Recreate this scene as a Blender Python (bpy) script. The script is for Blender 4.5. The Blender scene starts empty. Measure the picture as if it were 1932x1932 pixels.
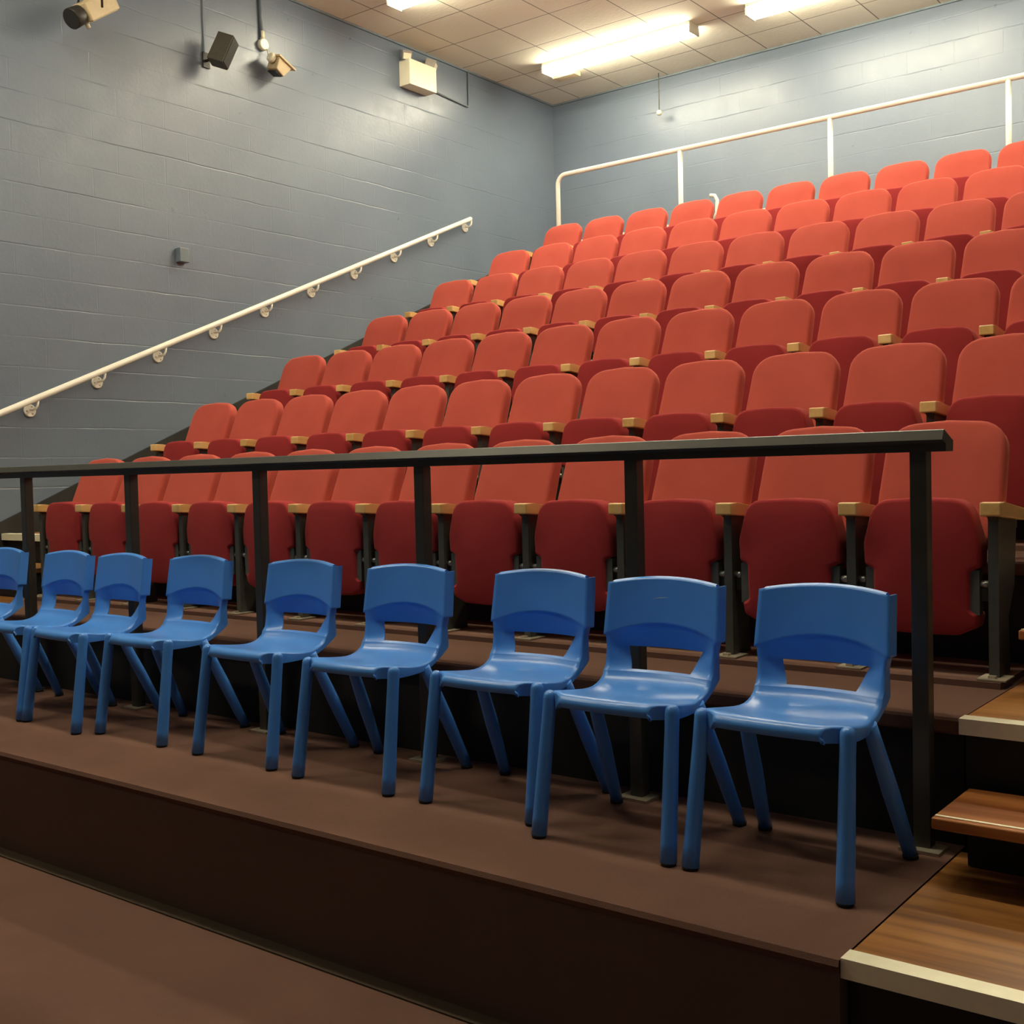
import bpy, bmesh, math, random
from mathutils import Vector, Matrix, Euler
random.seed(7)
SC = bpy.context.scene
COL = SC.collection
Z0 = 1.46                       # height of the front-row arm tops above the main floor
PI = math.pi
CEIL = 4.608 + Z0
XL, XR, YB, YF = -1.1, 8.3, 7.59, -8.0

# ------------------------------------------------------------------ materials
def new_mat(name):
    m = bpy.data.materials.new(name); m.use_nodes = True
    nt = m.node_tree; b = nt.nodes['Principled BSDF']
    return m, nt, b
def N(nt, typ, **kw):
    n = nt.nodes.new(typ)
    for k, v in kw.items():
        if hasattr(n, k) and not k.startswith('in_'): setattr(n, k, v)
    return n
def coords(nt, scale=(1, 1, 1), rot=(0, 0, 0), loc=(0, 0, 0), world=False):
    if world:
        tc = N(nt, 'ShaderNodeNewGeometry'); out = tc.outputs['Position']
    else:
        tc = N(nt, 'ShaderNodeTexCoord'); out = tc.outputs['Object']
    mp = N(nt, 'ShaderNodeMapping')
    mp.inputs['Scale'].default_value = scale; mp.inputs['Rotation'].default_value = rot
    mp.inputs['Location'].default_value = loc
    nt.links.new(out, mp.inputs['Vector'])
    return mp.outputs['Vector']
def noise(nt, vec, scale, detail=3, rough=.5):
    n = N(nt, 'ShaderNodeTexNoise'); n.inputs['Scale'].default_value = scale
    n.inputs['Detail'].default_value = detail; n.inputs['Roughness'].default_value = rough
    nt.links.new(vec, n.inputs['Vector']); return n.outputs['Fac']
def ramp(nt, fac, stops):
    r = N(nt, 'ShaderNodeValToRGB'); e = r.color_ramp.elements
    e[0].position, e[0].color = stops[0][0], (*stops[0][1], 1)
    e[1].position, e[1].color = stops[-1][0], (*stops[-1][1], 1)
    for p, c in stops[1:-1]:
        x = e.new(p); x.color = (*c, 1)
    nt.links.new(fac, r.inputs['Fac']); return r.outputs['Color']
def bump(nt, b, h, strength, dist=.01, prev=None):
    n = N(nt, 'ShaderNodeBump'); n.inputs['Strength'].default_value = strength
    n.inputs['Distance'].default_value = dist
    nt.links.new(h, n.inputs['Height'])
    if prev: nt.links.new(prev, n.inputs['Normal'])
    nt.links.new(n.outputs['Normal'], b.inputs['Normal']); return n.outputs['Normal']
def simple(name, col, rough=.5, metal=0, vary=.12, nscale=30, bmp=0, spec=.5, sheen=0):
    m, nt, b = new_mat(name)
    v = coords(nt)
    f = noise(nt, v, nscale)
    lo = tuple(c * (1 - vary) for c in col); hi = tuple(min(1, c * (1 + vary)) for c in col)
    nt.links.new(ramp(nt, f, [(.3, lo), (.7, hi)]), b.inputs['Base Color'])
    b.inputs['Roughness'].default_value = rough; b.inputs['Metallic'].default_value = metal
    b.inputs['Specular IOR Level'].default_value = spec
    if sheen:
        b.inputs['Sheen Weight'].default_value = sheen; b.inputs['Sheen Roughness'].default_value = .4
        b.inputs['Sheen Tint'].default_value = (1, .5, .4, 1)
    if bmp: bump(nt, b, noise(nt, v, nscale * 6, 2), bmp, .002)
    return m

def fabric_mat(name, c0, c1, sh=.3):
    m, nt, b = new_mat(name)
    v = coords(nt, world=True)
    f = noise(nt, v, 5, 3); g = noise(nt, v, 420, 2, .6)
    mx = N(nt, 'ShaderNodeMath', operation='MULTIPLY_ADD'); mx.inputs[1].default_value = .45
    nt.links.new(g, mx.inputs[0]); 
    m2 = N(nt, 'ShaderNodeMath', operation='MULTIPLY'); m2.inputs[1].default_value = .55
    nt.links.new(f, m2.inputs[0]); nt.links.new(m2.outputs[0], mx.inputs[2])
    nt.links.new(ramp(nt, mx.outputs[0], [(.3, c0), (.7, c1)]), b.inputs['Base Color'])
    b.inputs['Roughness'].default_value = .9; b.inputs['Specular IOR Level'].default_value = .15
    b.inputs['Sheen Weight'].default_value = sh; b.inputs['Sheen Roughness'].default_value = .35
    b.inputs['Sheen Tint'].default_value = (1, .42, .3, 1)
    bump(nt, b, g, .25, .002)
    return m

def wood_mat(name, dark, mid, light, axis='x', gl=.35, scl=1.0):
    m, nt, b = new_mat(name)
    sc = (1.3, 26, 26) if axis == 'x' else (26, 1.3, 26)
    v = coords(nt, scale=tuple(s * scl for s in sc), world=True)
    f = noise(nt, v, 1.0, 6, .62)
    v2 = coords(nt, scale=(.9, 5, 5) if axis == 'x' else (5, .9, 5), world=True)
    g = noise(nt, v2, 1.0, 2)
    a = N(nt, 'ShaderNodeMath', operation='ADD'); nt.links.new(f, a.inputs[0]); nt.links.new(g, a.inputs[1])
    h = N(nt, 'ShaderNodeMath', operation='MULTIPLY'); h.inputs[1].default_value = .5
    nt.links.new(a.outputs[0], h.inputs[0])
    nt.links.new(ramp(nt, h.outputs[0], [(.36, dark), (.5, mid), (.64, light)]), b.inputs['Base Color'])
    b.inputs['Roughness'].default_value = gl
    bump(nt, b, f, .06, .002)
    return m

def carpet_mat(name, c0, c1):
    m, nt, b = new_mat(name)
    v = coords(nt, world=True)
    f = noise(nt, v, 2.2, 4, .6); g = noise(nt, v, 330, 2, .7)
    a = N(nt, 'ShaderNodeMath', operation='MULTIPLY_ADD'); a.inputs[1].default_value = .5
    h = N(nt, 'ShaderNodeMath', operation='MULTIPLY'); h.inputs[1].default_value = .5
    nt.links.new(g, h.inputs[0]); nt.links.new(f, a.inputs[0]); nt.links.new(h.outputs[0], a.inputs[2])
    nt.links.new(ramp(nt, a.outputs[0], [(.32, c0), (.68, c1)]), b.inputs['Base Color'])
    b.inputs['Roughness'].default_value = .95; b.inputs['Specular IOR Level'].default_value = .1
    bump(nt, b, g, .5, .004)
    return m

def block_wall_mat(name, axis, seed=0.0):
    """painted blockwork: 0.45 x 0.229 m blocks, only some of the joints showing"""
    m, nt, b = new_mat(name)
    tc = N(nt, 'ShaderNodeNewGeometry'); sp = N(nt, 'ShaderNodeSeparateXYZ')
    nt.links.new(tc.outputs['Position'], sp.inputs[0])
    cb = N(nt, 'ShaderNodeCombineXYZ')
    nt.links.new(sp.outputs['Y' if axis == 'y' else 'X'], cb.inputs[0])
    nt.links.new(sp.outputs['Z'], cb.inputs[1])
    mp = N(nt, 'ShaderNodeMapping'); mp.inputs['Location'].default_value = (seed, .035, 0)
    nt.links.new(cb.outputs[0], mp.inputs['Vector'])
    # wobble of the courses
    nz = N(nt, 'ShaderNodeTexNoise'); nz.inputs['Scale'].default_value = 3.0; nz.inputs['Detail'].default_value = 3
    nt.links.new(mp.outputs[0], nz.inputs['Vector'])
    sub = N(nt, 'ShaderNodeVectorMath', operation='SUBTRACT'); sub.inputs[1].default_value = (.5, .5, .5)
    nt.links.new(nz.outputs['Color'], sub.inputs[0])
    sc = N(nt, 'ShaderNodeVectorMath', operation='SCALE'); sc.inputs['Scale'].default_value = .022
    nt.links.new(sub.outputs[0], sc.inputs[0])
    ad = N(nt, 'ShaderNodeVectorMath', operation='ADD')
    nt.links.new(mp.outputs[0], ad.inputs[0]); nt.links.new(sc.outputs[0], ad.inputs[1])
    br = N(nt, 'ShaderNodeTexBrick'); br.offset = .5
    br.inputs['Scale'].default_value = 1.0
    br.inputs['Brick Width'].default_value = .457; br.inputs['Row Height'].default_value = .229
    br.inputs['Mortar Size'].default_value = .0055; br.inputs['Mortar Smooth'].default_value = .6
    br.inputs['Color1'].default_value = (.35, .35, .35, 1); br.inputs['Color2'].default_value = (.65, .65, .65, 1)
    nt.links.new(ad.outputs[0], br.inputs['Vector'])
    # patchy joints: some are filled with paint
    f = noise(nt, mp.outputs[0], 1.7, 4, .6)
    pr = N(nt, 'ShaderNodeMapRange'); pr.inputs[1].default_value = .44; pr.inputs[2].default_value = .62
    nt.links.new(f, pr.inputs[0])
    jv = N(nt, 'ShaderNodeMath', operation='MULTIPLY'); nt.links.new(br.outputs['Fac'], jv.inputs[0]); nt.links.new(pr.outputs[0], jv.inputs[1])
    jw = N(nt, 'ShaderNodeMath', operation='MULTIPLY'); jw.inputs[1].default_value = .35; nt.links.new(jv.outputs[0], jw.inputs[0])
    # course lines
    s2 = N(nt, 'ShaderNodeSeparateXYZ'); nt.links.new(ad.outputs[0], s2.inputs[0])
    pp = N(nt, 'ShaderNodeMath', operation='PINGPONG'); pp.inputs[1].default_value = .1145; nt.links.new(s2.outputs[1], pp.inputs[0])
    hr_ = N(nt, 'ShaderNodeMapRange'); hr_.inputs[1].default_value = .001; hr_.inputs[2].default_value = .007; hr_.inputs[3].default_value = 1; hr_.inputs[4].default_value = 0
    nt.links.new(pp.outputs[0], hr_.inputs[0])
    vst = N(nt, 'ShaderNodeMapping'); vst.inputs['Scale'].default_value = (.55, 3.2, 1); vst.inputs['Location'].default_value = (3.1, 7, 0); nt.links.new(mp.outputs[0], vst.inputs['Vector'])
    pr2 = N(nt, 'ShaderNodeMapRange'); pr2.inputs[1].default_value = .46; pr2.inputs[2].default_value = .60; nt.links.new(noise(nt, vst.outputs[0], 1.5, 4, .6), pr2.inputs[0])
    jh = N(nt, 'ShaderNodeMath', operation='MULTIPLY'); nt.links.new(hr_.outputs[0], jh.inputs[0]); nt.links.new(pr2.outputs[0], jh.inputs[1])
    jm = N(nt, 'ShaderNodeMath', operation='MAXIMUM')
    nt.links.new(jw.outputs[0], jm.inputs[0]); nt.links.new(jh.outputs[0], jm.inputs[1])
    # paint colour, faint patches
    f2 = noise(nt, mp.outputs[0], .8, 4, .6)
    colr = ramp(nt, f2, [(.3, (.132, .168, .224)), (.7, (.160, .198, .256))])
    mx = N(nt, 'ShaderNodeMixRGB'); mx.inputs['Color2'].default_value = (.09, .12, .135, 1)
    sc2 = N(nt, 'ShaderNodeMath', operation='MULTIPLY'); sc2.inputs[1].default_value = .22
    nt.links.new(jm.outputs[0], sc2.inputs[0]); nt.links.new(sc2.outputs[0], mx.inputs['Fac'])
    nt.links.new(colr, mx.inputs['Color1']); nt.links.new(mx.outputs[0], b.inputs['Base Color'])
    rg = ramp(nt, noise(nt, mp.outputs[0], 6, 5, .7), [(.3, (.27,)*3), (.7, (.42,)*3)])
    nt.links.new(rg, b.inputs['Roughness'])
    b.inputs['Specular IOR Level'].default_value = .5
    # relief: joints, block to block offset and a rough paint skin
    inv = N(nt, 'ShaderNodeMath', operation='MULTIPLY'); inv.inputs[1].default_value = -1.0
    nt.links.new(jm.outputs[0], inv.inputs[0])
    n1 = bump(nt, b, inv.outputs[0], .55, .004)
    n2 = bump(nt, b, br.outputs['Color'], .12, .004, n1)
    bump(nt, b, noise(nt, mp.outputs[0], 26, 6, .7), .22, .006, n2)
    return m

def ceiling_mat():
    m, nt, b = new_mat('ceiling_tile')
    tc = N(nt, 'ShaderNodeNewGeometry')
    mp = N(nt, 'ShaderNodeMapping'); mp.inputs['Location'].default_value = (.081 + 6.08, -7.08 + 24.32, 0)
    nt.links.new(tc.outputs['Position'], mp.inputs['Vector'])
    br = N(nt, 'ShaderNodeTexBrick'); br.offset = 0
    br.inputs['Scale'].default_value = 1.0
    br.inputs['Brick Width'].default_value = .608; br.inputs['Row Height'].default_value = .608
    br.inputs['Mortar Size'].default_value = .006; br.inputs['Mortar Smooth'].default_value = .3
    br.inputs['Bias'].default_value = 0
    br.inputs['Color1'].default_value = (.76, .73, .60, 1); br.inputs['Color2'].default_value = (.83, .80, .67, 1)
    br.inputs['Mortar'].default_value = (.17, .15, .12, 1)
    nt.links.new(mp.outputs[0], br.inputs['Vector'])
    nt.links.new(br.outputs['Color'], b.inputs['Base Color'])
    b.inputs['Roughness'].default_value = .8
    mp2 = N(nt, 'ShaderNodeMapping'); mp2.inputs['Scale'].default_value = (1, 3.5, 1)
    nt.links.new(tc.outputs['Position'], mp2.inputs['Vector'])
    f = noise(nt, mp2.outputs[0], 14, 4, .6)
    n1 = bump(nt, b, f, .35, .01)
    inv = N(nt, 'ShaderNodeMath', operation='MULTIPLY'); inv.inputs[1].default_value = -1.0
    nt.links.new(br.outputs['Fac'], inv.inputs[0]); bump(nt, b, inv.outputs[0], .5, .006, n1)
    return m

def emit_mat(name, col, strength):
    m, nt, b = new_mat(name)
    b.inputs['Base Color'].default_value = (.8, .78, .7, 1)
    b.inputs['Emission Color'].default_value = (*col, 1)
    b.inputs['Emission Strength'].default_value = strength
    v = coords(nt, scale=(1, 1, 1)); f = noise(nt, v, 60, 1)
    bump(nt, b, f, .1, .001)
    return m

M = dict(
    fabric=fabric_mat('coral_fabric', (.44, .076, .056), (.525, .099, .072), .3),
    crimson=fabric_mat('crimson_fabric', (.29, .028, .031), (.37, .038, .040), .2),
    arm=wood_mat('oak_arm', (.66, .40, .13), (.78, .50, .19), (.84, .57, .25), 'y', .32, .8),
    frame=simple('seat_frame_paint', (.06, .06, .05), .45, 0, .1),
    bracket=simple('bracket_paint', (.085, .09, .075), .5, 0, .1),
    bolt=simple('bolt_steel', (.35, .36, .34), .35, .8, .1),
    foot=simple('foot_plate_steel', (.50, .44, .33), .4, .6, .15),
    blue=simple('blue_plastic', (.075, .275, .78), .29, 0, .05, 4, .05),
    rail=simple('black_rail_paint', (.052, .050, .038), .4, 0, .12, 12),
    white=simple('cream_gloss_paint', (.88, .86, .76), .3, 0, .03, 9),
    carpet=carpet_mat('brown_carpet', (.130, .070, .052), (.180, .098, .072)),
    floorc=carpet_mat('floor_carpet', (.125, .068, .052), (.170, .092, .068)),
    risc=carpet_mat('riser_carpet', (.115, .068, .053), (.145, .087, .068)),
    black=simple('black_board', (.012, .0115, .010), .7, 0, .2, 8),
    wood=wood_mat('step_laminate', (.17, .062, .016), (.33, .14, .036), (.47, .22, .065), 'x', .36),
    plank=wood_mat('step_plank', (.20, .055, .014), (.34, .11, .028), (.44, .17, .05), 'x', .36),
    nosing=simple('aluminium_nosing', (1.0, .95, .72), .45, .2, .03, 40),
    wall_l=block_wall_mat('painted_blocks_y', 'y', .12),
    wall_b=block_wall_mat('painted_blocks_x', 'x', .2),
    ceil=ceiling_mat(),
    lamp=emit_mat('lit_diffuser', (1.0, .91, .68), 19.0),
    housing=simple('lamp_housing', (.62, .58, .46), .5, 0, .04),
    bluepaint=simple('wall_blue_paint', (.15, .19, .22), .45, 0, .1, 10),
    speaker=simple('speaker_grille', (.075, .068, .050), .6, 0, .15, 80, .2),
    beige=simple('beige_housing', (.62, .50, .30), .4, 0, .06, 20),
    darkm=simple('dark_metal', (.03, .027, .022), .5, .2, .1),
    silver=simple('lamp_reflector', (.6, .58, .52), .25, .7, .1),
    creamp=simple('cream_plastic', (.86, .82, .62), .35, 0, .03, 8),
    strip=carpet_mat('edge_strip', (.070, .050, .034), (.085, .062, .043)),
    scuff=simple('scuffed_plastic', (.35, .48, .70), .5),
    rubber=simple('rubber_black', (.015, .015, .016), .7),
)

# ------------------------------------------------------------------ mesh helpers
class MB:
    def __init__(s): s.bm = bmesh.new()
    def box(s, x0, x1, y0, y1, z0, z1, mi=0, bev=0, mat=None):
        r = bmesh.ops.create_cube(s.bm, size=1)
        vs = r['verts']
        for v in vs:
            v.co = Vector((x0 + (v.co.x + .5) * (x1 - x0), y0 + (v.co.y + .5) * (y1 - y0), z0 + (v.co.z + .5) * (z1 - z0)))
        es = list({e for v in vs for e in v.link_edges}); fs = list({f for v in vs for f in v.link_faces})
        for f in fs: f.material_index = mi
        if bev:
            bmesh.ops.bevel(s.bm, geom=es, offset=bev, segments=2, affect='EDGES', profile=.5)
        if mat is not None:
            vv = {v for f in s.bm.faces for v in f.verts} if bev else vs
            if bev:
                raise ValueError
            for v in vv: v.co = mat @ v.co
        return s
    def tube(s, pts, rad, n=12, mi=0, cap=True, close=False):
        """swept tube through pts; rad a number or one per point"""
        pts = [Vector(p) for p in pts]
        if not hasattr(rad, '__len__'): rad = [rad] * len(pts)
        rings = []; up = None
        for i, p in enumerate(pts):
            a = pts[max(i - 1, 0)]; c = pts[min(i + 1, len(pts) - 1)]
            t = (c - a).normalized()
            if up is None:
                up = Vector((0, 0, 1)) if abs(t.z) < .9 else Vector((1, 0, 0))
            u = (up - t * up.dot(t)).normalized(); w = t.cross(u); up = u
            rings.append([s.bm.verts.new(p + (u * math.cos(k * 2 * PI / n) + w * math.sin(k * 2 * PI / n)) * rad[i]) for k in range(n)])
        for i in range(len(rings) - 1):
            for k in range(n):
                f = s.bm.faces.new((rings[i][k], rings[i][(k + 1) % n], rings[i + 1][(k + 1) % n], rings[i + 1][k]))
                f.material_index = mi; f.smooth = True
        if cap:
            for rg in (rings[0][::-1], rings[-1]):
                f = s.bm.faces.new(rg); f.material_index = mi
        return s
    def prism(s, poly, axis, a, b, mi=0, bev=0):
        """poly: 2D points; axis 'x': poly=(y,z), 'y': (x,z), 'z': (x,y)"""
        def P(p, t): return {'x': (t, p[0], p[1]), 'y': (p[0], t, p[1]), 'z': (p[0], p[1], t)}[axis]
        A = [s.bm.verts.new(P(p, a)) for p in poly]; B = [s.bm.verts.new(P(p, b)) for p in poly]
        fs = [s.bm.faces.new(A[::-1]), s.bm.faces.new(B)]
        n = len(poly)
        for i in range(n): fs.append(s.bm.faces.new((A[i], A[(i + 1) % n], B[(i + 1) % n], B[i])))
        for f in fs: f.material_index = mi
        if bev:
            es = list({e for f in fs for e in f.edges})
            bmesh.ops.bevel(s.bm, geom=es, offset=bev, segments=2, affect='EDGES', profile=.5)
        return s
    def pad(s, outline, conv, depth, rnd, bulge, back_bulge=0, nr=4, ni=5):
        """upholstered pad: closed outline (u,v) CCW; conv(u,v,w) -> xyz ; w from 0 (front) to depth (back)"""
        n = len(outline)
        c = (sum(p[0] for p in outline) / n, sum(p[1] for p in outline) / n)
        nrm = []
        for i in range(n):
            a, b_ = outline[i - 1], outline[(i + 1) % n]
            tx, ty = b_[0] - a[0], b_[1] - a[1]; L = math.hypot(tx, ty) or 1
            nrm.append((ty / L, -tx / L))
        def dist(u, v):
            best = 9
            for i in range(n):
                a = outline[i - 1]; b_ = outline[i]
                dx, dy = b_[0] - a[0], b_[1] - a[1]; L = dx * dx + dy * dy or 1e-9
                k = max(0, min(1, ((u - a[0]) * dx + (v - a[1]) * dy) / L))
                best = min(best, math.hypot(u - a[0] - k * dx, v - a[1] - k * dy))
            return best
        rings = []
        def ring(inset, w, shrink=0):
            r = []
            for (u, v), (nx, ny) in zip(outline, nrm):
                uu, vv = u - nx * inset, v - ny * inset
                uu = uu + (c[0] - uu) * shrink; vv = vv + (c[1] - vv) * shrink
                r.append(s.bm.verts.new(conv(uu, vv, w)))
            return r
        def interior(w0, sgn, bl):
            out = []
            for k in range(1, ni):
                t = k / ni
                r = []
                for (u, v), (nx, ny) in zip(outline, nrm):
                    uu, vv = u - nx * rnd, v - ny * rnd
                    uu += (c[0] - uu) * t; vv += (c[1] - vv) * t
                    d = max(0, dist(uu, vv) - rnd)
                    g = 1 - (1 - min(d / .10, 1)) ** 2
                    r.append(s.bm.verts.new(conv(uu, vv, w0 - sgn * bl * g)))
                out.append(r)
            return out
        front = interior(0, 1, bulge)[::-1]
        rings += front
        for k in range(nr + 1):
            a = PI / 2 * k / nr
            rings.append(ring(rnd * (1 - math.sin(a)), rnd * (1 - math.cos(a))))
        for k in range(nr + 1):
            a = PI / 2 * k / nr
            rings.append(ring(rnd * (1 - math.cos(a)), depth - rnd * (1 - math.sin(a))))
        rings += interior(depth, -1, back_bulge)
        for i in range(len(rings) - 1):
            for k in range(n):
                f = s.bm.faces.new((rings[i][k], rings[i][(k + 1) % n], rings[i + 1][(k + 1) % n], rings[i + 1][k])); f.smooth = True
        cf = s.bm.verts.new(conv(c[0], c[1], -bulge)); cbk = s.bm.verts.new(conv(c[0], c[1], depth + back_bulge))
        for k in range(n):
            f = s.bm.faces.new((rings[0][(k + 1) % n], rings[0][k], cf)); f.smooth = True
            f = s.bm.faces.new((rings[-1][k], rings[-1][(k + 1) % n], cbk)); f.smooth = True
        return s
    def grid(s, rows, mi=0, skip=None):
        vs = [[s.bm.verts.new(p) for p in r] for r in rows]
        for i in range(len(vs) - 1):
            for j in range(len(vs[0]) - 1):
                if skip and skip(i, j): continue
                f = s.bm.faces.new((vs[i][j], vs[i][j + 1], vs[i + 1][j + 1], vs[i + 1][j])); f.smooth = True; f.material_index = mi
        return s
    def xform(s, mat):
        for v in s.bm.verts: v.co = mat @ v.co
        return s
    def build(s, name, mats, parent=None, mods=None, fixn=True):
        if fixn: bmesh.ops.recalc_face_normals(s.bm, faces=s.bm.faces)
        for v in [v for v in s.bm.verts if not v.link_faces]: s.bm.verts.remove(v)
        me = bpy.data.meshes.new(name); s.bm.to_mesh(me); s.bm.free()
        for m in (mats if isinstance(mats, (list, tuple)) else [mats]): me.materials.append(m)
        o = bpy.data.objects.new(name, me); COL.objects.link(o)
        if parent: o.parent = parent
        return o

def thing(name, label, cat, loc=(0, 0, 0), rz=0, group=None):
    o = bpy.data.objects.new(name, None); COL.objects.link(o)
    o.empty_display_size = .1
    o.location = loc; o.rotation_euler = (0, 0, rz); o['label'] = label; o['category'] = cat
    if group: o['group'] = group
    return o
def tag(o, label, cat, group=None):
    o['label'] = label; o['category'] = cat
    if group: o['group'] = group
    return o
def struct(o): o['kind'] = 'structure'; return o
def dup(root, loc, rz=0, label=None, group=None, skip=()):
    r = root.copy(); COL.objects.link(r); r.location = loc; r.rotation_euler = (0, 0, rz)
    if label: r['label'] = label
    if group: r['group'] = group
    for ch in list(root.children):
        c = ch.copy(); COL.objects.link(c); c.parent = r
        for g in list(ch.children):
            d = g.copy(); COL.objects.link(d); d.parent = c
    return r
def solid(o, th, off=-1, sub=0):
    bm = bmesh.new(); bm.from_mesh(o.data)
    for e in bm.edges:
        if e.is_boundary: e.smooth = False
    bm.to_mesh(o.data); bm.free()
    if sub:
        m = o.modifiers.new('smooth', 'SUBSURF'); m.levels = sub; m.render_levels = sub
    m = o.modifiers.new('thick', 'SOLIDIFY'); m.thickness = th; m.offset = off
    return o

# ------------------------------------------------------------------ rows and tiers
ROWY = [0.0, .920, 1.808, 2.757, 3.643, 4.516, 5.425]
ROWZ = [0.0, .400, .801, 1.202, 1.604, 1.993, 2.390]
FLOORD = .63                     # arm top above its tier
LIP = .55
ROWN = ['front', 'second', 'third', 'fourth', 'fifth', 'sixth', 'back']
ORD = ['first', 'second', 'third', 'fourth', 'fifth', 'sixth', 'seventh', 'eighth', 'ninth', 'tenth', 'eleventh', 'twelfth']
PX0, PX1 = -.06, 6.092           # carpeted part of the tiers

# room shell
def slab(name, mats, *box):
    return struct(MB().box(*box).build(name, mats))
slab('floor', M['floorc'], XL, XR, YF, YB, -.1, 0)
slab('ceiling', M['ceil'], XL, XR, YF, YB, CEIL, CEIL + .1)
slab('wall_left', M['wall_l'], XL - .15, XL, YF - .15, YB + .15, -.1, CEIL + .1)
slab('wall_back', M['wall_b'], XL, XR, YB, YB + .15, -.1, CEIL + .1)
slab('wall_right', M['wall_l'], XR, XR + .15, YF - .15, YB + .15, -.1, CEIL + .1)
slab('wall_front', M['black'], XL, XR, YF - .15, YF, -.1, CEIL + .1)
# dark angle trim where the wall meets the ceiling
slab('trim_1', M['bluepaint'], XL, XL + .02, YF, YB, CEIL - .02, CEIL)
slab('trim_2', M['bluepaint'], XL + .02, XR, YB - .02, YB, CEIL - .02, CEIL)

# front platform with the plastic chairs
T0 = Z0 - 1.027
pf = MB()
pf.box(XL, PX1, -1.5, 7.4, 0, T0, 1)
pf.prism([(-1.5, T0 - .03), (-1.507, T0 - .014), (-1.5, T0 + .001), (-1.3, T0 + .002), (-.5, T0 + .002), (-.5, T0 - .03)], 'x', XL, PX1, 0)
struct(pf.build('front_platform', [M['carpet'], M['risc']]))
slab('trim_3', M['strip'], XL, PX1, -1.56, -1.5, 0, .006)
# tiers
for k in range(8):
    ry = ROWY[k] if k < 7 else ROWY[6] + .91
    rz = ROWZ[k] if k < 7 else ROWZ[6] + .4
    zt = Z0 + rz - FLOORD; y0 = ry - LIP
    y1 = (ROWY[k + 1] - LIP + .045 if k < 6 else ROWY[6] + .91 - LIP + .045) if k < 7 else YB
    zb = T0 + .002 if k == 0 else Z0 + ROWZ[k - 1] - FLOORD
    t = MB()
    a, b = (PX0, PX1) if k < 7 else (XL, XR)
    t.box(a, b, y0 + .04, y1, zb, zt - .05, 1)
    t.prism([(y0 + .008, zt - .05), (y0, zt - .042), (y0, zt - .008), (y0 + .008, zt), (y1, zt), (y1, zt - .05)], 'x', a, b, 0)
    if k < 7:   # low plinth under the seats
        t.box(a + .02, b - .02, ry - .03, y1 - .002, zt, zt + .022, 0)
    struct(t.build('seating_tier', [M['carpet'], M['black']]))

# black side panel between the tiers and the left wall
sp = MB()
y0, y1 = -.75, 6.3
zl = lambda y: Z0 - .084 + .4307 * (y - .5)
sp.prism([(y0, T0), (y1, T0), (y1, zl(y1)), (y0, zl(y0))], 'x', XL + .001, XL + .03)
struct(sp.build('trim_4', M['black']))

# ------------------------------------------------------------------ aisle steps
def aisle_step(x0, x1, yf, yb, zt, zb, label, full=True, wood='wood', group=None):
    """yf front edge, yb back, tread top zt, body down to zb"""
    s = thing('aisle_step', label, 'step', ((x0 + x1) / 2, yf, zb), 0, group)
    L = Matrix.Translation(Vector((-(x0 + x1) / 2, -yf, -zb)))
    if full:
        MB().box(x0, x1, yf, yb, zt - .03, zt).xform(L).build('tread', M[wood], s)
        MB().box(x0 + .005, x1 - .005, yf + .03, yb, zb, zt - .031).xform(L).build('riser', M['black'], s)
        MB().prism([(yf - .006, zt - .044), (yf - .006, zt + .004), (yf + .055, zt + .004), (yf + .055, zt + .001), (yf - .001, zt + .001), (yf - .001, zt - .044)], 'x', x0 - .004, x1).xform(L).build('nosing', M['nosing'], s)
    else:
        MB().box(x0, x1, yf, yb, zt - .032, zt, 0, .004).xform(L).build('tread', M[wood], s)
        MB().box(x0 + .03, x1 - .03, yb - .12, yb, zb, zt - .033).xform(L).build('riser', M['black'], s)
        MB().box(x0 + .004, x1 - .004, yf + .02, yf + .032, zt, zt + .002).xform(L).build('nosing', M['nosing'], s).__setitem__('label', 'thin inset metal strip')
    return s
XA = PX1 + .004
aisle_step(XA, XR - .02, -1.487, -.565, T0, 0.001, 'lowest wooden aisle step with broad pale metal nosing, level with the front platform')
names_full = ['wooden aisle landing with pale nosing beside the front row of red seats', 'wooden aisle landing beside the second row, half hidden behind the end seat',
              'wooden aisle landing at the end of the third row of red seats', 'wooden aisle landing at the end of the fourth row of red seats',
              'wooden aisle landing at the end of the fifth row of red seats', 'wooden aisle landing at the end of the sixth row of red seats', 'wooden aisle landing at the end of the back row of red seats']
names_half = ['floating wooden half step with thin metal strip, above the lowest aisle step', 'wooden half step between the front and second row landings',
              'wooden half step between the second and third row landings', 'wooden half step between the third and fourth row landings',
              'wooden half step between the fourth and fifth row landings', 'wooden half step between the fifth and sixth row landings', 'wooden half step below the back row landing']
for k in range(7):
    zt = Z0 + ROWZ[k] - FLOORD; y0 = ROWY[k] - LIP
    yb = ROWY[k + 1] - LIP + .03 if k < 6 else ROWY[6] + .91 - LIP + .03
    zb = T0 + .002 if k == 0 else Z0 + ROWZ[k - 1] - FLOORD
    aisle_step(XA, XR - .02, y0 - .005, yb - .05, zt, .001, names_full[k])
    aisle_step(XA + .025, XR - .05, y0 - .365, y0 - .016, zt - .2, zb + .002, names_half[k], False, 'plank')
    if k < 7:
        aisle_step(XL + .035, PX0 - .004, y0 - .005, yb - .05, zt, T0 + .002, 'narrow left aisle landing with silver nosing by the blue wall, ' + ROWN[k] + ' row', True, 'wood')
        aisle_step(XL + .06, PX0 - .03, y0 - .365, y0 - .016, zt - .2, zb + .002, 'left aisle half step below the ' + ROWN[k] + ' row landing', True, 'wood')

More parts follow.
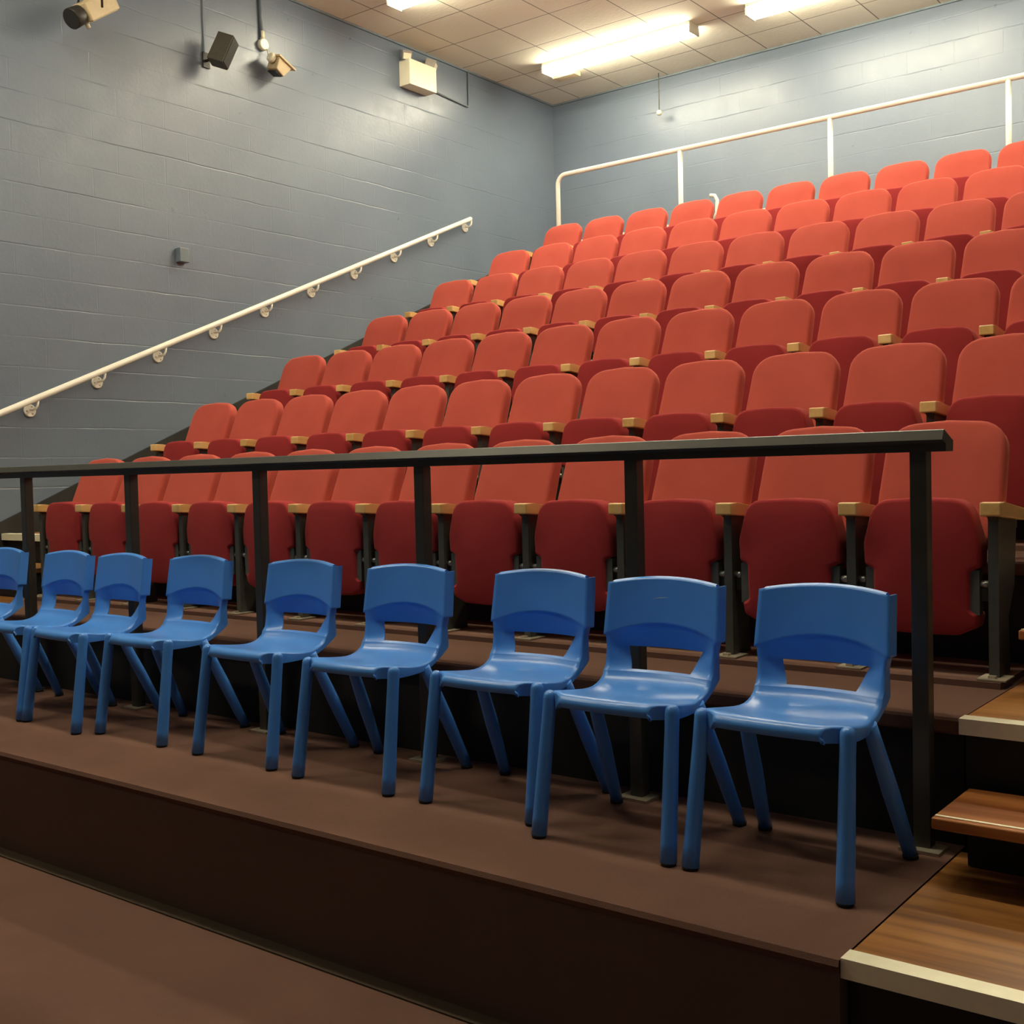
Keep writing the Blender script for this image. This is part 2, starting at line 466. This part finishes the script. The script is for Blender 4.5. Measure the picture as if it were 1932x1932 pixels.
# ------------------------------------------------------------------ red theatre seats
def rounded(pts, n=5):
    """polygon with corner radii -> dense outline. pts: (u,v,r)"""
    out = []; m = len(pts)
    for i in range(m):
        u, v, r = pts[i]; p = Vector((u, v)); a = Vector(pts[i - 1][:2]); b = Vector(pts[(i + 1) % m][:2])
        if r <= 0: out.append((u, v)); continue
        da = (a - p).normalized(); db = (b - p).normalized()
        half = da.angle(db) / 2; t = r / math.tan(half)
        p1 = p + da * t; p2 = p + db * t
        c = p + (da + db).normalized() * (r / math.sin(half))
        a1 = math.atan2(p1.y - c.y, p1.x - c.x); a2 = math.atan2(p2.y - c.y, p2.x - c.x)
        d = a2 - a1
        while d > PI: d -= 2 * PI
        while d < -PI: d += 2 * PI
        for k in range(n + 1): out.append((c.x + r * math.cos(a1 + d * k / n), c.y + r * math.sin(a1 + d * k / n)))
    return out
def densify(o, mx=.05):
    out = []
    for i in range(len(o)):
        a, b = o[i], o[(i + 1) % len(o)]; L = math.hypot(b[0] - a[0], b[1] - a[1]); n = max(1, int(math.ceil(L / mx)))
        for k in range(n): out.append((a[0] + (b[0] - a[0]) * k / n, a[1] + (b[1] - a[1]) * k / n))
    return out
# one seat, origin: centre of the seat at arm-front plane (y=0), z = tier top.  arm centre lines at x = +-.25
AZ = FLOORD
def make_seat():
    s = thing('theatre_seat', 'x', 'seat')
    # backrest
    H0, H1 = -.19, .308            # along the reclined direction, 0 = arm level
    ol = densify(rounded([(-.224, H0, .09), (.224, H0, .09), (.226, .02, 0), (.218, H1 - .010, .108), (0, H1 + .006, 0), (-.218, H1 - .010, .108), (-.226, .02, 0)], 6), .045)
    ang = math.radians(21.5)
    def cv(u, v, w):
        y = .255 + v * math.sin(ang) + w * math.cos(ang) ; z = v * math.cos(ang) - w * math.sin(ang)
        y -= .012 * (abs(u) / .22) ** 2          # slight wrap forward at the sides
        return Vector((u, y, z + AZ + .012))
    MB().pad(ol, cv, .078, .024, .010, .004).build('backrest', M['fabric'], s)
    # tipped-up seat cushion
    zt, zb = AZ + .012, AZ - .468
    pts = [(-.125, zb, .05), (0, zb - .004, 0), (.125, zb, .05), (.188, zb + .030, .022), (.198, zb + .078, .016), (.170, zb + .092, .008), (.170, zb + .226, .010),
           (.204, zb + .240, .018), (.207, zt - .16, .10), (.165, zt - .004, .075), (0, zt + .004, 0), (-.165, zt - .004, .075), (-.207, zt - .16, .10), (-.204, zb + .240, .018),
           (-.170, zb + .226, .010), (-.170, zb + .092, .008), (-.198, zb + .078, .016), (-.188, zb + .030, .022)]
    ol2 = densify(rounded(pts, 4), .04)
    def cs(u, v, w):
        t = (v - zb) / (zt - zb)
        bl = .020 * (1 - min(1, abs(u) / .21) ** 2) * (1 - abs(2 * t - 1) ** 2) * max(0, 1 - w / .05)
        return Vector((u, .048 - .014 * t + w - bl, v))
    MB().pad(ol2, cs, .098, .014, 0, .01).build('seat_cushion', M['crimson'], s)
    # arm rest on the left side
    def arm(cx):
        b = MB(); x0, x1 = cx - .035, cx + .035
        b.prism([(0, AZ - .047), (.33, AZ - .075), (.33, AZ - .032), (.05, AZ), (0, AZ)], 'x', x0, x1, 0, .005)
        return b.build('armrest', M['arm'], s)
    def ped(cx, end=False):
        b = MB()
        zf = .024
        b.box(cx - .017, cx + .017, .035, .085, zf, AZ - .05)
        b.prism([(.085, zf), (.205, zf), (.19, zf + .2), (.27, AZ - .30), (.30, AZ - .075), (.085, AZ - .052)], 'x', cx - .009, cx + .009)
        b.prism([(.01, AZ - .048), (.03, AZ - .06), (.06, AZ - .085), (.29, AZ - .10), (.29, AZ - .073)], 'x', cx - .014, cx + .014)
        p = b.build('pedestal', M['frame'], s)
        f = MB().box(cx - .045, cx + .05, -.018, .10, zf, zf + .005).box(cx - .012, cx + .012, .0, .024, zf + .005, zf + .014)
        f.build('foot_plate', M['foot'], p)
        return p
    arm(-.25); ped(-.25)
    for sx in (-1, 1):
        h = MB().box(min(sx * .166, sx * .2), max(sx * .166, sx * .2), .048, .09, AZ - .392, AZ - .236)
        h.box(min(sx * .190, sx * .232), max(sx * .190, sx * .232), .07, .1, AZ - .345, AZ - .275)
        hb = h.build('hinge_bracket', M['bracket'], s)
        MB().tube([(sx * .203, .062, AZ - .285), (sx * .233, .062, AZ - .285)], .013, 10).build('bolt', M['bolt'], hb)
    return s, arm, ped
seat0, arm_f, ped_f = make_seat()
seat0.location = (0, 0, 0)
def seat_label(r, i):
    g = 'row' if r in (0, 6) else 'row up'
    pos = ['first', 'second', 'third', 'fourth', 'fifth', 'sixth'][i] + ' from the left' if i < 6 else ['sixth', 'fifth', 'fourth', 'third', 'second', 'last'][i - 6] + (' at the right-hand aisle' if i == 11 else ' from the right aisle')
    if i == 0: pos = 'nearest the left blue wall'
    return 'red tip-up theatre seat in the %s %s, %s' % (ROWN[r], g, pos)
end_arm_mesh = end_ped_mesh = end_foot_mesh = None
first = True
for r in range(7):
    for i in range(12):
        loc = (i * .5 + .285, ROWY[r], Z0 + ROWZ[r] - FLOORD)
        lab = seat_label(r, i); grp = 'red theatre seats'
        if first:
            s = seat0; s.location = loc; s['label'] = lab; s['group'] = grp; first = False
        else:
            s = dup(seat0, loc, 0, lab, grp)
        if i == 11:
            if end_arm_mesh is None:
                keep = seat0
                b = bpy.data.objects
                src_arm = [c for c in seat0.children if c.name.startswith('armrest')][0]
                src_ped = [c for c in seat0.children if c.name.startswith('pedestal')][0]
                end_arm_mesh = (src_arm, src_ped)
            for src in end_arm_mesh:
                c = src.copy(); COL.objects.link(c); c.parent = s; c.location = (.5, 0, 0)
                for g in src.children:
                    d = g.copy(); COL.objects.link(d); d.parent = c

# ------------------------------------------------------------------ blue plastic chairs
def lerp_table(t, tab):
    for (a, va), (b, vb) in zip(tab, tab[1:]):
        if t <= b:
            k = (t - a) / (b - a); return va + (vb - va) * k
    return tab[-1][1]
def make_chair():
    s = thing('plastic_chair', 'x', 'chair')
    # ---- shell (seat + back share their boundary row)
    US = [-1, -.93, -.84, -.74, -.66, -.52, -.35, -.17, 0, .17, .35, .52, .66, .74, .84, .93, 1]
    KW = (4, 12)                                     # columns at the window edges
    def win(z): return .110 + (z - .49) * .40
    def zb_(u): return .603 + .046 * (1 - u * u)
    def zt_(u): return .781 + .020 * (1 - u * u)
    def base(u, z): return .366 + .15 * (z - .5) + .026 * (1 - u * u) - .006 - .012 * max(0, (.515 - z) / .028) ** 2
    def xcol(c, hw, w):
        u = US[c]; uw = .66
        if abs(u) <= uw: return u / uw * w
        return math.copysign(w + (hw - w) * (abs(u) - uw) / (1 - uw), u)
    def lens(u):
        d = .48 * (zb_(u) - .565)
        return d * (1 if abs(u) <= .66 else (1 - abs(u)) / .34)
    def back_row(z, kind, t=0.0):
        """kind a: upright rows at height z ; b: lens t 0..1 ; c: panel t 0..1"""
        row = []
        for c, u in enumerate(US):
            if kind == 'a':
                hw = .203; k = max(0, min(1, (z - .487) / (.565 - .487))); w = win(z)
                x = xcol(c, hw, w); ua = x / .205
                p = (x, base(ua, z) + lens(u) * (.15 + .85 * k) , z)
            elif kind == 'b':
                x = xcol(c, .203 + .006 * t, win(.565)); ua = x / .205; z2 = .565 + (zb_(ua) - .565) * t if abs(ua) < 1 else .565 + (.603 - .565) * t
                p = (x, base(ua, z2) + lens(u) * (1 - t), z2)
            else:
                hw = .217 - .007 * t; x = u * hw; z2 = zb_(u) + (zt_(u) - zb_(u)) * t
                p = (x, base(u, z2) - .004, z2)
            row.append(p)
        fl = .034 + max(0, .565 - z) * .18 + .012 * max(0, (.515 - z) / .028) ** 2 if kind == 'a' else (.034 if kind == 'b' else .05)
        a, b2 = row[0], row[-1]
        row = [(a[0] - .001, a[1] + fl, a[2]), (a[0] - .0015, a[1] + .004, a[2])] + row + [(b2[0] + .0015, b2[1] + .004, b2[2]), (b2[0] + .001, b2[1] + fl, b2[2])]
        return row
    r0 = back_row(.487, 'a')
    rows = [r0] + [back_row(z, 'a') for z in (.494, .505, .52, .54, .555, .565)]
    na = len(rows)
    rows += [back_row(0, 'b', t) for t in (.25, .5, .75, 1)]
    rows += [back_row(0, 'c', t) for t in (.0, .04, .12, .3, .5, .7, .86, .95)]
    last = back_row(0, 'c', 1)
    rows.append(last); ntop = len(rows) - 1
    for dy, dz in ((.001, -.001), (.006, .003), (.014, .004), (.026, .0), (.034, -.008)):
        rows.append([(p[0] * (1 - .002 * (dy > .004)), (p[1] if q in (0, len(last) - 1) else p[1] + dy), p[2] + (0 if q in (0, len(last) - 1) else dz * (.3 if q in (1, 2, len(last) - 3, len(last) - 2) else 1))) for q, p in enumerate(last)])
    def skp(i, j):
        c = j - 2
        if i >= ntop and not (1 <= c < len(US) - 2): return True
        return 1 <= i < na - 1 and KW[0] <= c < KW[1]
    o = MB().grid(rows, skip=skp).build('backrest', M['blue'], s, fixn=False); solid(o, .007, -1)
    prof = [(-.040, .420), (-.046, .428), (-.047, .438), (-.042, .448), (-.030, .4555), (-.012, .460), (.012, .4615), (.04, .460), (.08, .456), (.12, .452), (.16, .448), (.20, .445), (.24, .443), (.275, .443), (.305, .446), (.33, .4515), (.350, .458), (.366, .466), (.379, .475)]
    hwt = [(-.047, .166), (-.030, .170), (-.014, .184), (.004, .212), (.02, .225), (.06, .229), (.14, .229), (.20, .222), (.25, .210), (.30, .2045), (.38, .203)]
    srows = []
    for (y, z) in prof:
        hw = lerp_table(max(y, -.047), hwt); row = []; y_o = y
        MAPY = lambda q: .0564 + .73 * q
        dish = .013 * max(0, min(1, (y + .01) / .12))
        for c, u in enumerate(US):
            x = u * hw
            if y > .27:
                k = (y - .27) / .117; x = (1 - k) * x + k * r0[c + 2][0]
                yy = MAPY(y) + k * (r0[c + 2][1] - MAPY(.387))
            else: yy = MAPY(y) - .010 * (1 - u * u) * (1 if y < 0 else max(0, 1 - y / .06))
            kk = 1 if y < .27 else max(0, 1 - (y - .27) / .117)
            row.append((x, yy, z - dish * (1 - u * u) * kk - (.003 if abs(u) == 1 else 0)))
        sk = .034 if .0 < y < .27 else (.004 if y <= 0 else .034)
        sx_ = 0 if y <= 0 else 1
        a, b2 = row[0], row[-1]
        k = max(0, (y - .27) / .117); yback = k * (r0[0][1] - r0[2][1])
        zl0 = min(a[2] - .004, .415) if k == 0 else .415 + (.487 - .415) * k ** 1.6
        row = [(a[0] - .003 * sx_, a[1] + yback, zl0), (a[0] - .0025 * sx_, a[1] + .002 * sx_, a[2] - .004 * sx_ - .002)] + row + [(b2[0] + .0025 * sx_, b2[1] + .002 * sx_, b2[2] - .004 * sx_ - .002), (b2[0] + .003 * sx_, b2[1] + yback, zl0)]
        srows.append(row)
    srows.append(r0)
    o = MB().grid(srows).build('seat', M['blue'], s, fixn=False)
    solid(o, .007, -1)
    # ---- legs
    for sx in (-1, 1):
        top = (sx * .224, .062, .436); bot = (sx * .236, .003, .007)
        pts = []; rad = []
        n = 8
        for k in range(n + 1):
            t = k / n; pts.append(tuple(bot[a] + (top[a] - bot[a]) * t for a in range(3))); rad.append(.0258 - .0045 * t)
        rad[-1] = .0222
        for zz, rr in ((.447, .0215), (.456, .017), (.461, .010), (.463, .003)): pts.append((sx * .224, .063, zz)); rad.append(rr)
        l = MB().tube(pts, rad, 16).build('leg', M['blue'], s)
        MB().tube([(sx * .236, .003, 0), (sx * .236, .003, .012)], [.0225, .0250], 16).build('foot_cap', M['rubber'], l)
        top = (sx * .198, .265, .428); bot = (sx * .236, .462, .012)
        pts = [tuple(bot[a] + (top[a] - bot[a]) * k / 8 for a in range(3)) for k in range(9)]
        rad = [.023 - .004 * abs(k - 4) / 4 + .002 for k in range(9)]
        l = MB().tube(pts, rad, 14).build('leg', M['blue'], s)
        MB().tube([(sx * .2365, .463, 0), (sx * .236, .462, .012)], [.0225, .0235], 14).build('foot_cap', M['rubber'], l)
    return s
ch0 = make_chair()
CH = [  # centre x, y of the front feet, rotation in degrees, label
    (5.74, -1.162, -2.2, 'rightmost blue plastic chair, beside the wooden steps and the last handrail post'),
    (5.198, -1.158, 0, 'blue plastic chair second from the wooden steps, pale scuff on its backrest'),
    (4.632, -1.068, 0, 'blue plastic chair third from the wooden steps, its leg close against the next chair'),
    (3.986, -1.083, 1.5, 'blue plastic chair fourth from the wooden steps, in front of a handrail post'),
    (3.335, -1.068, 0, 'middle one of the nine blue plastic chairs, fifth from the wooden steps'),
    (2.608, -1.065, 0, 'blue plastic chair sixth from the wooden steps, wide gap on its right'),
    (2.045, -1.118, -3, 'blue plastic chair third from the left, overlapped by the seat of its right neighbour'),
    (1.535, -1.105, -2, 'blue plastic chair second from the left, close to its right neighbour'),
    (0.865, -1.09, 0, 'leftmost blue plastic chair, cut by the left edge of the picture'),
]
for i, (x, y, a, lab) in enumerate(CH):
    loc = (x, y, T0 + .003); 
    if i == 0:
        ch0.location = loc; ch0.rotation_euler = (0, 0, math.radians(a)); ch0['label'] = lab; ch0['group'] = 'blue plastic chairs'
    else:
        c = dup(ch0, loc, math.radians(a), lab, 'blue plastic chairs')
        if i == 1:
            sc = MB()
            def ps(x, z): return (x, .366 + .15 * (z - .5) + .026 * (1 - (x / .213) ** 2) - .0112, z)
            sc.grid([[ps(-.045 + .010 * q, .729 + .0012 * q + (.0035 - .0009 * abs(q - 3)) * r_) for q in range(8)] for r_ in (0, 1)])
            sc.build('scuff_mark', M['scuff'], c)['label'] = 'pale scuff mark'

# ------------------------------------------------------------------ black handrail in front of the first row
hr = thing('guard_rail', 'long black metal guard rail on square posts between the blue chairs and red seats', 'railing', (3, -.6, T0 + .002))
zr = Z0; L = Matrix.Translation(Vector((-3, .6, -(T0 + .002))))
MB().prism([(-.646, zr + .236), (-.652, zr + .234), (-.668, zr + .206), (-.634, zr + .196), (-.634, zr + .172), (-.566, zr + .172), (-.562, zr + .205), (-.575, zr + .208)], 'x', -.3, 6.085).xform(L).build('top_rail', M['rail'], hr)
for x in range(0, 7):
    p = MB().box(x - .025, x + .025, -.625, -.575, T0 + .012, zr + .175, 0, .003).xform(L).build('post', M['rail'], hr)
    MB().box(x - .06, x + .06, -.66, -.565, T0 + .0025, T0 + .012).xform(L).build('base_plate', M['foot'], p)

# ------------------------------------------------------------------ wall handrail
wh = thing('wall_handrail', 'sloping cream tubular handrail on round brackets along the blue wall', 'handrail', (XL, .633, Z0 + .691))
L = Matrix.Translation(Vector((-XL, -.633, -(Z0 + .691))))
hz = lambda y: Z0 + .659 + .4157 * (y - .358)
xh = XL + .08
ys = [-.9 + (5.86 + .9) * k / 12 for k in range(13)]
pts = [(xh, y, hz(y)) for y in ys]
pts.append((xh, 5.868, hz(5.868))); rad = [.0245] * 13 + [.02]; pts.append((xh, 5.875, hz(5.875))); rad.append(.009)
MB().tube(pts, rad, 16).xform(L).build('rail_tube', M['white'], wh)
for k in range(-2, 10):
    y = .633 + .5792 * k; z = Z0 + .691 + .2407 * k
    pl = MB().tube([(XL + .001, y, z), (XL + .014, y, z), (XL + .018, y, z)], [.048, .048, .043], 20).xform(L).build('bracket', M['white'], wh)
    yr = y + .02; zt = hz(y + .03) - .02
    ap = [(XL + .016, y, z + .008), (XL + .045, y + .004, z + .004), (xh - .008, y + .012, z + .012), (xh + .002, y + .022, z + .035), (xh, y + .03, zt)]
    MB().tube(ap, .0095, 10).xform(L).build('bracket_arm', M['white'], pl)
    for a in (1.2, 3.3, 5.3):
        MB().tube([(XL + .016, y + .03 * math.cos(a), z + .03 * math.sin(a)), (XL + .021, y + .03 * math.cos(a), z + .03 * math.sin(a))], .005, 8).xform(L).build('screw', M['bolt'], pl)

# ------------------------------------------------------------------ cream railing behind the back row
YR = 6.1; ZW = Z0 + ROWZ[6] + .4 - FLOORD
br = thing('back_railing', 'cream tubular railing with upright posts behind the back row of seats', 'railing', (3, YR, ZW))
L = Matrix.Translation(Vector((-3, -YR, -ZW)))
zt = Z0 + 3.285; xl = .0
pts = [(xl, YR, ZW + .005), (xl, YR, zt - .10)]
for k in range(1, 7):
    a = PI / 2 * k / 6; pts.append((xl + .10 * (1 - math.cos(a)), YR, zt - .10 + .10 * math.sin(a)))
pts += [(3.0, YR, zt), (XR - .02, YR, zt)]
MB().tube(pts, .024, 14).xform(L).build('top_rail', M['white'], br)
for x in (1.483, 3.027, 4.56, 6.09, 7.6):
    MB().tube([(x, YR, ZW + .002), (x, YR, zt - .01)], .024, 12).xform(L).build('post', M['white'], br)
MB().box(xl + .02, XR - .02, YR - .012, YR + .012, Z0 + 2.44, Z0 + 2.568, 0, .003).xform(L).build('lower_board', M['white'], br)
x = 1.86
MB().tube([(x - .02, YR - .03, Z0 + 2.50), (x + .03, YR - .03, Z0 + 2.60), (x + .035, YR - .03, Z0 + 2.72), (x + .01, YR - .03, Z0 + 2.765), (x - .04, YR - .03, Z0 + 2.775)], .018, 10).xform(L).build('bracket', M['white'], br)

# ------------------------------------------------------------------ ceiling lights
def light(cx, cy, label):
    s = thing('ceiling_light', label, 'ceiling light', (cx, cy, CEIL), 0, 'fluorescent ceiling lights')
    w, hl = .095, .915
    MB().box(-hl, hl, -w, w, -.030, -.001, 0, 0).build('housing', M['housing'], s)
    MB().prism([(-w, -.031), (-w, -.082), (-w + .02, -.105), (w - .02, -.105), (w, -.082), (w, -.031)], 'x', -hl + .012, hl - .012).build('diffuser', M['lamp'], s)
    for sx in (-1, 1):
        MB().box(min(sx * (hl - .011), sx * (hl + .004)), max(sx * (hl - .011), sx * (hl + .004)), -w - .002, w + .002, -.108, -.0305).build('end_cap', M['housing'], s)
    return s
LY = [6.42, 3.98, -.90, -3.34]
lit = {}
for j, y in enumerate(LY):
    for i, x in enumerate((.575, 3.015, 5.455)):
        if j == 3 and i > 0: continue
        lab = [['lit fluorescent ceiling light nearest the back left corner of the room', 'lit ceiling light at the upper right, in the row nearest the back wall', 'lit ceiling light over the right end of the back seat rows'],
               ['lit ceiling light over the left middle of the seating, just inside the top edge', 'lit ceiling light over the centre of the middle rows', 'lit ceiling light over the right end of the middle rows'],
               ['lit ceiling light above the left end of the front platform', 'lit ceiling light above the centre of the front platform', 'lit ceiling light above the right end of the front platform'],
               ['lit ceiling light above the left part of the open floor', 'lit ceiling light above the centre of the open floor', 'lit ceiling light above the right part of the open floor']][j][i]
        lit[(j, i)] = light(x, y, lab)
# emergency gear box beside the back left light
MB().box(-.46, -.16, 6.69, 6.82, CEIL - .052, CEIL - .001, 0, .006).build('gear_box', M['beige'])
tag(bpy.data.objects['gear_box'], 'small tan gear box on the ceiling beside the back left light', 'box')

# ------------------------------------------------------------------ things on the left wall
XW = XL
# twin-head emergency light
e = thing('emergency_light', 'cream twin-head emergency light box high on the blue wall', 'emergency light', (XW, 5.06, Z0 + 4.16))
L = Matrix.Translation(Vector((-XW, -5.06, -(Z0 + 4.16))))
MB().box(XW + .001, XW + .15, 4.85, 5.265, Z0 + 4.16, Z0 + 4.42, 0, .004).xform(L).build('case', M['creamp'], e)
for yy, rz in ((4.875, -.5), (5.27, .55)):
    R = Matrix.Translation(Vector((XW + .075, yy, Z0 + 4.475))) @ Euler((0, .35, rz)).to_matrix().to_4x4()
    h = MB().box(-.055, .055, -.05, .05, -.045, .045).xform(L @ R).build('lamp_head', M['silver'], e)
    MB().box(.056, .060, -.04, .04, -.038, .02).xform(L @ R).build('lens', M['creamp'], h)
    MB().tube([(XW + .075, yy, Z0 + 4.415), (XW + .075, yy, Z0 + 4.44)], .016, 10).xform(L).build('swivel', M['housing'], e)
MB().tube([(XW + .151, 4.93, Z0 + 4.205), (XW + .154, 4.93, Z0 + 4.205)], .008, 10).xform(L).build('indicator', M['bolt'], e)
# its cable
tag(MB().tube([(XW + .012, 5.96, CEIL - .021), (XW + .012, 5.96, Z0 + 4.215), (XW + .012, 5.94, Z0 + 4.207), (XW + .012, 5.27, Z0 + 4.243)], .011, 8).build('cable_conduit', M['bluepaint']),
    'blue painted conduit running from the ceiling down to the emergency light', 'conduit')
# junction box and conduit, with a small flood lamp hanging from it
tag(MB().tube([(XW + .018, 3.0, CEIL - .021), (XW + .018, 3.01, Z0 + 4.14)], .016, 10).build('conduit', M['bluepaint']), 'dark blue conduit dropping from the ceiling to the round white box', 'conduit')
jb = thing('junction_box', 'round white junction box on the blue wall below the dark conduit', 'junction box', (XW, 3.02, Z0 + 4.08))
MB().tube([(.001, 0, 0), (.04, 0, 0), (.045, 0, 0)], [.052, .052, .045], 20).build('box', M['creamp'], jb)
MB().tube([(.022, -.004, .045), (.022, -.006, .12)], .02, 12).build('spout', M['creamp'], jb)
fl = thing('flood_lamp', 'small beige flood lamp hanging under the round white junction box', 'lamp', (XW + .15, 3.09, Z0 + 3.90))
MB().tube([(-.10, -.05, .14), (-.08, -.05, .08), (-.05, -.045, .035)], .007, 8).build('hanger_rod', M['creamp'], fl)
R = Euler((math.radians(-22), math.radians(14), 0)).to_matrix().to_4x4()
MB().box(-.085, .085, -.09, .135, .020, .036, 0, .004).xform(R).build('brim', M['beige'], fl)
MB().prism([(-.075, .02), (-.05, -.085), (.055, -.10), (.10, .02)], 'x', -.07, .07, 0, .008).xform(R).build('body', M['beige'], fl)
MB().tube([(0, -.08, -.01), (0, -.115, -.01), (0, -.125, -.01)], [.045, .042, .03], 16).xform(R).build('knob', M['creamp'], fl)
MB().box(-.055, .055, -.035, .045, -.108, -.098).xform(R).build('glass', M['darkm'], fl)
# loudspeaker
spk = thing('loudspeaker', 'small dark tilted loudspeaker on the blue wall left of the flood lamp', 'loudspeaker', (XW + .20, 2.415, Z0 + 3.82))
R = Euler((math.radians(-14), math.radians(20), math.radians(28))).to_matrix().to_4x4()
MB().box(-.075, .075, -.068, .068, -.130, .130, 0, .006).xform(R).build('cabinet', M['speaker'], spk)
MB().box(.076, .081, -.06, .06, -.12, .12).xform(R).build('grille', M['darkm'], spk)
MB().tube([(-.198, -.03, -.05), (-.12, -.03, -.05), (-.04, 0, -.03)], .012, 8).build('wall_bracket', M['darkm'], spk)
MB().box(-.199, -.185, -.065, .005, -.11, .02).build('mounting_plate', M['darkm'], spk)
MB().tube([(-.192, -.05, .0), (-.192, -.05, CEIL - .021 - (Z0 + 3.82))], .005, 6).build('cable', M['bluepaint'], spk)
# small sensor box
sb = MB().box(XW + .001, XW + .065, 2.005, 2.10, Z0 + 1.985, Z0 + 2.105, 0, .006).build('sensor_box', M['bluepaint'])
tag(sb, 'small box painted blue like the wall, above the sloping cream handrail', 'box')
# stage lantern, upper left corner
sl = thing('stage_lantern', 'beige stage lantern with black snout near the upper left corner', 'stage light', (-.78, .98, Z0 + 3.67))
ax = Vector((.10, -.72, -.50)).normalized()
q = ax.to_track_quat('Z', 'X').to_matrix().to_4x4() @ Matrix.Scale(.82, 4)
def LT(*a, **k): return MB().tube(*a, **k)
LT([(0, 0, -.02), (0, 0, .0), (0, 0, .12), (0, 0, .125)], [.07, .088, .095, .09], 18).xform(q).build('snout', M['darkm'], sl)
body = MB()
body.box(-.085, .085, -.10, .10, -.42, -.021, 0, .012)
for k in range(6):
    a = -.075 + .03 * k; body.box(-.09, .09, a, a + .008, -.40, -.04)
body.xform(q).build('body', M['beige'], sl)
MB().tube([(-.09, 0, -.03), (-.13, 0, -.03)], [.022, .02], 12).xform(q).build('knob', M['creamp'], sl)
zc = CEIL - (Z0 + 3.67)
MB().tube([(-.14, .06, .05), (-.14, .1, .28), (0, .13, .36), (.14, .1, .28), (.14, .1, .05)], .009, 8).build('yoke', M['darkm'], sl)
MB().tube([(0, .13, .355), (0, .13, zc - .002)], .014, 10).build('hanger_rod', M['darkm'], sl)
# pull cord
pc = thing('pull_cord', 'light pull cord with white ball hanging before the back wall', 'pull cord', (.475, 7.45, CEIL))
MB().tube([(0, 0, -.001), (0, 0, -.42)], .006, 8).build('cord', M['bracket'], pc)
b = MB(); bmesh.ops.create_uvsphere(b.bm, u_segments=16, v_segments=10, radius=.032)
for f in b.bm.faces: f.smooth = True
b.xform(Matrix.Translation(Vector((0, 0, -.445)))).build('ball', M['housing'], pc)

# ------------------------------------------------------------------ world, camera, view
w = bpy.data.worlds.new('World'); SC.world = w; w.use_nodes = True
w.node_tree.nodes['Background'].inputs[0].default_value = (.02, .02, .02, 1)
w.node_tree.nodes['Background'].inputs[1].default_value = .2
cam = bpy.data.cameras.new('Camera'); co = bpy.data.objects.new('Camera', cam); COL.objects.link(co); SC.camera = co
yaw, pit, rol = -0.65791251, -0.03489002, -0.02366544
cy, sy, cp, s_p = math.cos(yaw), math.sin(yaw), math.cos(pit), math.sin(pit)
fwd = Vector((sy * cp, cy * cp, s_p)); rt = Vector((cy, -sy, 0)); up_ = rt.cross(fwd)
r2 = rt * math.cos(rol) + up_ * math.sin(rol); u2 = -rt * math.sin(rol) + up_ * math.cos(rol)
m = Matrix(((r2.x, u2.x, -fwd.x, 7.13770581), (r2.y, u2.y, -fwd.y, -4.07199177), (r2.z, u2.z, -fwd.z, .14183076 + Z0), (0, 0, 0, 1)))
co.matrix_world = m
cam.sensor_width = 36; cam.lens = 36 * 2173.84 / 1932; cam.clip_start = .02
SC.view_settings.view_transform = 'Standard'; SC.view_settings.look = 'None'
SC.view_settings.exposure = 1.5; SC.view_settings.gamma = 1; SC.view_settings.use_curve_mapping = False
SC.cycles.max_bounces = 8; SC.cycles.diffuse_bounces = 5
SC.cycles.use_denoising = True
